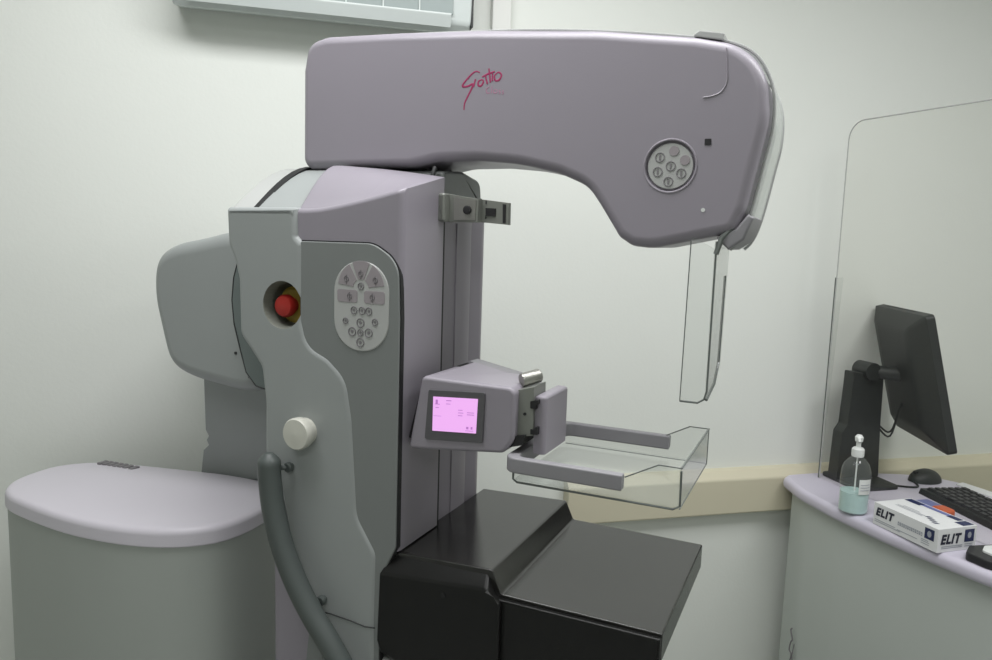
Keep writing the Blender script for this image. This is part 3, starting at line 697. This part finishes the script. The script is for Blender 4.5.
tube(b, [(1.4175, 1.783, sg[3][1]), (1.4185, 1.79, sg[5][1]), (1.4175, 1.78, sg[6][1]-.02)], .0016, 6)
make('body_mark', b, 'keyl', dbod)

# clear protective screen on the desk
ga = (1.5275, 1.8696); gb = (1.592, 1.3477)
gdir = Vector((gb[0]-ga[0], gb[1]-ga[1])).normalized(); gl_ang = math.atan2(gdir.y, gdir.x)
ps = thing('protective_screen', 'tall clear screen with a rounded corner standing on the desk', 'protective screen', (ga[0], ga[1], DZ), WA+0)
def gP(s, z, off=0): return (ga[0]+gdir.x*s-gdir.y*off, ga[1]+gdir.y*s+gdir.x*off, z)
GT = 1.905
go2 = fillet([(0, DZ), (.82, DZ), (.82, GT+.0, .05), (0, GT, .05)], 8)
b = BM()
A = [b.verts.new(gP(q.x, q.y)) for q in go2]; B = [b.verts.new(gP(q.x, q.y, -.005)) for q in go2]
n = len(A); b.faces.new(A); b.faces.new(B)
for i in range(n): b.faces.new((A[i], A[(i+1) % n], B[(i+1) % n], B[i]))
pane = make('pane', b, 'glass', ps)
b = BM(); tube(b, [gP(q.x, q.y, -.0025) for q in go2[2:]+go2[:1]], .0018, 6); make('pane_edge', b, 'rimlight', pane)
b = BM()
q0 = gP(-.001, DZ); 
for s_ in (0,):
    pts4 = [gP(-.004, DZ), gP(-.004, 1.462), gP(-.010, 1.462, .034), gP(-.010, DZ, .010)]
    pts5 = [(x+gdir.x*-.004, y+gdir.y*-.004, z) for x, y, z in pts4]
    A = [b.verts.new(p_) for p_ in pts4]; B = [b.verts.new(p_) for p_ in pts5]
    b.faces.new(A); b.faces.new(B)
    for i in range(4): b.faces.new((A[i], A[(i+1) % 4], B[(i+1) % 4], B[i]))
make('side_fin', b, 'clearp', ps)
b = BM(); tube(b, [gP(-.006, DZ), gP(-.006, 1.462)], .0022, 6); make('fin_edge', b, 'rim', ps)

# monitor
mo = thing('computer_monitor', 'black flat computer monitor seen from behind on the desk', 'monitor', (1.68, 1.78, DZ), WA)
bot = Vector((1.742, 1.60, 1.0))
dW = Vector((.351, .936, 0)).normalized()
tl = math.radians(14.4)
side_n = Vector((dW.y, -dW.x, 0))           # towards the viewer of the monitor
tUp = (Vector((0, 0, 1))*math.cos(tl) - side_n*math.sin(tl)).normalized()
nb_ = dW.cross(tUp).normalized()
if nb_.dot(side_n) > 0: nb_ = -nb_          # nb_ points out of the back
o0 = bot
W_, H_ = .345, .392
def mp(a, c, d): return o0 + dW*a + tUp*c + nb_*d
def mslab(bm, rects):
    """rects: list of (a0, a1, c0, c1, d) rings lofted"""
    rings = []
    for a0, a1, c0, c1, d in rects:
        q = fillet([(a0, c0, .012), (a1, c0, .012), (a1, c1, .012), (a0, c1, .012)], 3)
        rings.append([bm.verts.new(mp(p_.x, p_.y, d)) for p_ in q])
    for A_, B_ in zip(rings, rings[1:]):
        n_ = len(A_)
        for i in range(n_): bm.faces.new((A_[i], A_[(i+1) % n_], B_[(i+1) % n_], B_[i]))
    bm.faces.new(rings[0]); bm.faces.new(rings[-1])
b = BM(); mslab(b, [(0, W_, 0, H_, 0), (0, W_, 0, H_, .022), (.012, W_-.012, .012, H_-.006, .028), (.05, W_-.05, .05, H_-.03, .05), (.09, W_-.09, .07, H_-.06, .056)])
shl = make('screen_housing', b, 'black', mo)
b = BM(); mslab(b, [(.018, W_-.018, .018, H_-.018, -.001), (.018, W_-.018, .018, H_-.018, .003)]); make('screen', b, 'gap', shl)
for k in range(5):
    b = BM(); A_ = [mp(.12+k*.03, H_-.024, .045), mp(.135+k*.03, H_-.024, .045)]
    tube(b, [mp(.10+k*.04, H_+.0002, .008), mp(.13+k*.04, H_+.0002, .008)], .0012, 5); make('vent', b, 'gap', shl)
# arm, hinge, neck, base
hc = mp(W_*.5, .205, .05)
hg = Vector((1.632, 1.84, 1.192))
b = BM(); tube(b, [hg-Vector((0, .03, 0)), hg+Vector((0, .03, 0))], .026, 24); make('hinge', b, 'black', mo)
b = BM(); tube(b, [hc, hg], [.024, .016], 14); make('mount', b, 'black', mo)
b = BM()
cx_, cy_ = 1.62, 1.84
SA = [(-.072, DZ+.010), (.078, DZ+.010), (.066, 1.04), (.064, 1.18), (-.044, 1.19), (-.046, 1.03), (-.066, 1.01)]
fr_ = [b.verts.new((cx_+a, cy_-.015, z)) for a, z in SA]; bk_ = [b.verts.new((cx_+a, cy_+.025, z)) for a, z in SA]
n = len(fr_); b.faces.new(fr_); b.faces.new(bk_)
for i in range(n): b.faces.new((fr_[i], fr_[(i+1) % n], bk_[(i+1) % n], bk_[i]))
bmesh.ops.bevel(b, geom=list(b.edges), offset=.003, segments=2, affect='EDGES', profile=.5)
make('stand_neck', b, 'black', mo)
b = BM(); box(b, 1.552, 1.695, 1.735, 1.90, DZ, DZ+.011, .003, .015); make('stand_base', b, 'black', mo)
for k in (0, 1):
    b = BM(); tube(b, curve_pts([Vector((1.69, 1.85, 1.03-k*.006)), Vector((1.73, 1.83, 1.005-k*.014)), mp(W_*.5, .12, .055), mp(W_*.4, .10, .045)], 6), .0028, 6); make('cable', b, 'black', mo)

# keyboard and mouse behind the screen
KB = [Vector(q) for q in ((1.725, 1.70), (1.883, 1.75), (1.843, 1.42), (1.690, 1.45))]
kd = (KB[3]-KB[0]).normalized(); ke = (KB[1]-KB[0]).normalized(); kL = .44; kD = .145
kd = Vector(((KB[3]-KB[0]).x, (KB[3]-KB[0]).y)).normalized(); ke = Vector((-kd.y, kd.x))
kbd = thing('keyboard', 'black computer keyboard lying behind the clear screen', 'keyboard', (KB[0].x, KB[0].y, DZ), WA)
def kq(s, t, z): q = KB[0]+kd*s+ke*t; return (q.x, q.y, z)
def kbox(bm, s0, s1, t0, t1, z0, z1, top=0):
    A_ = [bm.verts.new(kq(s, t, z0)) for s, t in ((s0, t0), (s1, t0), (s1, t1), (s0, t1))]
    B_ = [bm.verts.new(kq(s, t, z1)) for s, t in ((s0+top, t0+top), (s1-top, t0+top), (s1-top, t1-top), (s0+top, t1-top))]
    bm.faces.new(A_); bm.faces.new(B_)
    for i in range(4): bm.faces.new((A_[i], A_[(i+1) % 4], B_[(i+1) % 4], B_[i]))
b = BM(); kbox(b, 0, kL, 0, kD, DZ, DZ+.016, .003); make('case', b, 'black', kbd)
for r in range(6):
    for c in range(15):
        s0 = .016+c*.0275; t0 = .012+r*.0205
        if t0+.018 > kD-.004: continue
        b = BM(); kbox(b, s0, s0+.0245, t0, t0+.0175, DZ+.0155, DZ+.0235, .003); make('key', b, 'keys', kbd)
ms = thing('computer_mouse', 'black computer mouse on the desk behind the clear screen', 'mouse', (1.835, 1.79, DZ), WA)
b = BM()
rings = []
for k in range(7):
    t = k/6; s_ = math.sqrt(max(0, 1-(t*.97)**2)); rings.append([b.verts.new((1.835+.052*s_*math.cos(a*PI/12), 1.79+.036*s_*math.sin(a*PI/12), DZ+.001+.036*t)) for a in range(24)])
for A_, B_ in zip(rings, rings[1:]):
    for i in range(24): b.faces.new((A_[i], A_[(i+1) % 24], B_[(i+1) % 24], B_[i]))
b.faces.new(rings[0]); b.faces.new(rings[-1]); make('mouse_body', b, 'black', ms)
b = BM(); tube(b, [(1.80, 1.785, DZ+.028), (1.80, 1.797, DZ+.028)], .005, 8); make('scroll_wheel', b, 'keys', ms)
b = BM(); tube(b, curve_pts([(1.79, 1.785, DZ+.004), (1.76, 1.74, DZ+.0032), (1.71, 1.755, DZ+.0032), (1.66, 1.80, DZ+.0032)], 6), .003, 6); make('mouse_cable', b, 'black', ms)
# white sheet behind the keyboard
pp_ = [(1.9293, 1.7719), (1.9399, 1.6615), (1.9958, 1.7052), (1.997, 1.7896)]
b = BM(); slab(b, [(1.90, 1.74), (1.905, 1.60), (1.955, 1.60), (1.935, 1.75)], 'z', DZ, DZ+.004)
sheet = make('paper_pad', b, 'card'); sheet.rotation_euler = (0, 0, WA); tag(sheet, 'white paper pad lying behind the keyboard', 'paper')

# gel bottle
bx_, by_ = 1.423, 1.607
bt = thing('gel_bottle', 'clear pump bottle half full of teal gel on the desk', 'bottle', (bx_, by_, DZ), WA)
BR = .037
sil = [(.9, 0), (1, .006), (1, .085), (.97, .098), (.84, .112), (.55, .124), (.34, .130), (.34, .138)]
b = BM(); lathe(b, [(BR*r, z+.0005) for r, z in sil], (bx_, by_, DZ), 32)
for v in b.verts: v.co.z = DZ+(v.co.z-DZ)*1.15
make('bottle_body', b, 'clearm', bt)
b = BM(); lathe(b, [(BR*.86, .003), (BR*.95, .006), (BR*.95, .057)], (bx_, by_, DZ), 32); make('gel', b, 'gel', bt)
b = BM(); lathe(b, [(r_, h_*1.0+.018) for r_, h_ in [(.0145, .132), (.0155, .135), (.0155, .152), (.012, .156), (.006, .158), (.006, .172), (.0095, .173), (.0105, .184), (.006, .19)]], (bx_, by_, DZ), 24)
tube(b, [(bx_, by_, DZ+.199), (bx_-.010, by_-.012, DZ+.199), (bx_-.012, by_-.018, DZ+.193)], .004, 8)
make('pump', b, 'white', bt)
b = BM(); tube(b, [(bx_, by_, DZ+.012), (bx_, by_, DZ+.15)], .002, 6); make('pump_tube', b, 'white', bt)
b = BM()
lp_ = []
for k in range(9):
    a = math.radians(-116+k*7); lp_.append((bx_+(BR+.0006)*math.cos(a), by_+(BR+.0006)*math.sin(a)))
A_ = [b.verts.new((x, y, DZ+.058)) for x, y in lp_]; B_ = [b.verts.new((x, y, DZ+.098)) for x, y in lp_]
for i in range(8): b.faces.new((A_[i], A_[i+1], B_[i+1], B_[i]))
lbl = make('label', b, 'white', bt)
b = BM()
for z in (.070, .077, .084): 
    tube(b, [(bx_+(BR+.0012)*math.cos(math.radians(a)), by_+(BR+.0012)*math.sin(math.radians(a)), DZ+z) for a in range(-110, -64, 8)], .0008, 5)
make('label_print', b, 'inkg', lbl)

# glove box
gx = Vector((1.4145, 1.525)); gy = Vector((1.4245, 1.336)); gw = (gy-gx).normalized(); gn = Vector((-gw.y, gw.x)); GL = (gy-gx).length; GD = .117; GH = .057
gb_ = thing('glove_box', 'white cardboard glove box with navy corner squares on the desk', 'box', (gy.x, gy.y, DZ), WA)
def gq(s, t, z): q = gx+gw*s+gn*t; return Vector((q.x, q.y, DZ+z))
b = BM()
A_ = [b.verts.new(gq(s, t, .0003)) for s, t in ((0, 0), (GL, 0), (GL, GD), (0, GD))]; B_ = [b.verts.new(gq(s, t, GH)) for s, t in ((0, 0), (GL, 0), (GL, GD), (0, GD))]
b.faces.new(A_); b.faces.new(B_)
for i in range(4): b.faces.new((A_[i], A_[(i+1) % 4], B_[(i+1) % 4], B_[i]))
bmesh.ops.bevel(b, geom=list(b.edges), offset=.001, segments=2, affect='EDGES', profile=.5)
gbx = make('carton', b, 'card', gb_)
gw3 = Vector((gw.x, gw.y, 0)); gn3 = Vector((gn.x, gn.y, 0)); Z3 = Vector((0, 0, 1))
def decal(name, mt, pts, par=gbx):
    b = BM(); q = [b.verts.new(p_) for p_ in pts]; b.faces.new(q); return make(name, b, mt, par)
e = -.0006
def fr4(s0, s1, z0, z1): return [gq(s0, e, z0), gq(s1, e, z0), gq(s1, e, z1), gq(s0, e, z1)]
def sd4(t0, t1, z0, z1): return [gq(GL-e, t0, z0), gq(GL-e, t1, z0), gq(GL-e, t1, z1), gq(GL-e, t0, z1)]
def tp4(s0, s1, t0, t1): return [gq(s0, t0, GH-e), gq(s1, t0, GH-e), gq(s1, t1, GH-e), gq(s0, t1, GH-e)]
decal('navy_square', 'navy', fr4(GL-.036, GL-.010, .024, .050))
decal('navy_square', 'navy', sd4(.080, .109, .020, .050))
decal('navy_square', 'navy', tp4(GL-.028, GL-.004, .078, .112))
decal('navy_band', 'navy', tp4(.006, .050, .090, .112)); decal('navy_band', 'blue', tp4(.050, .125, .098, .112)); decal('navy_band', 'navy', tp4(.125, .157, .094, .112))
for f_, a_, c_ in ((fr4, GL-.023, .037),):
    decal('square_emblem', 'inkg', [gq(GL-.023+.006*math.cos(k*PI/4), -.0009, .037+.008*math.sin(k*PI/4)) for k in range(8)])
decal('square_emblem', 'inkg', [gq(GL+.0009, .0945+.006*math.cos(k*PI/4), .036+.008*math.sin(k*PI/4)) for k in range(8)])
text('lettering', 'ELIT', .0275, 'inkd', gbx, basis(gq(.008, -.0007, .027), gw3, Z3), .0013, .2, .0002, .9)
text('lettering', 'ELIT', .031, 'inkd', gbx, basis(gq(GL+.0007, .008, .021), gn3, Z3), .0015, .2, .0002, .88)
for k in range(13):
    s0 = .076+k*.0056
    decal('small_print', 'inkg', fr4(s0, s0+.0042, .025, .034)); decal('small_print', 'card', [v+Vector((0, 0, 0))-gn3*.0004 for v in fr4(s0+.0012, s0+.003, .0275+.002*(k % 2), .0305)])
for k in range(4):
    s0 = .112+k*.012; t0 = .040-k*.006
    decal('navy_stroke', 'navy', [gq(s0, t0, GH-e), gq(s0+.010, t0+.001, GH-e), gq(s0+.014, t0+.012, GH-e), gq(s0+.006, t0+.010, GH-e)])
for k, (s0, s1, z) in enumerate(((.006, .07, .014), (.006, .085, .0095), (.075, .135, .012), (.145, .168, .014), (.145, .168, .009), (.145, .165, .018))):
    decal('fine_print', 'inkg', fr4(s0, s1, z, z+.0018))
for t0, t1, z in ((.012, .075, .013), (.012, .075, .009), (.082, .107, .014), (.082, .107, .009)): decal('fine_print', 'inkg', sd4(t0, t1, z, z+.002))
for s0, s1, t in ((.03, .11, .035), (.03, .11, .042), (.04, .09, .05)): decal('fine_print', 'inkg', tp4(s0, s1, t, t+.0022))
# small wrapped pack with an orange cap behind the box
pk = thing('wrapped_pack', 'small blue pack with an orange end behind the white glove box', 'pack', (1.64, 1.5, DZ), WA)
b = BM(); slab(b, rect(1.605, 1.66, 1.545, 1.605, .008), 'z', DZ, DZ+.022, .006, .006, 3); make('wrapper', b, 'blue', pk)
b = BM(); slab(b, rect(1.605, 1.645, 1.495, 1.54, .01), 'z', DZ, DZ+.03, .005, .006, 3); make('orange_cap', b, 'orange', pk)
b = BM(); slab(b, rect(1.60, 1.62, 1.468, 1.493, .006), 'z', DZ, DZ+.012, .003, .003, 3); make('yellow_tab', b, 'yellow', pk)
# black holder with a white pad at the desk's edge
hx = [(1.4731, 1.3124), (1.4318, 1.25), (1.44, 1.2079), (1.5325, 1.3358)]
hold = thing('stamp_pad', 'black tray with a white pad at the front corner of the desk', 'tray', (1.52, 1.25, DZ), WA)
b = BM(); slab(b, fillet([(1.50, 1.322, .012), (1.460, 1.293, .012), (1.466, 1.245, .02), (1.50, 1.18, .02), (1.585, 1.18, .01), (1.582, 1.315, .02)], 5), 'z', DZ, DZ+.02, .004, .003, 3); make('tray', b, 'keys', hold)
b = BM(); slab(b, fillet([(1.525, 1.305, .01), (1.497, 1.285, .01), (1.50, 1.245, .01), (1.52, 1.20, .01), (1.578, 1.20, .01), (1.575, 1.30, .01)], 5), 'z', DZ+.018, DZ+.025, 0, .002, 3); make('pad', b, 'white', hold)

# even shading across the large flat faces
for o in list(COL.objects):
    if o.type == 'MESH' and len(o.data.polygons) > 8:
        md = o.modifiers.new('even_normals', 'WEIGHTED_NORMAL'); md.keep_sharp = True; md.weight = 100
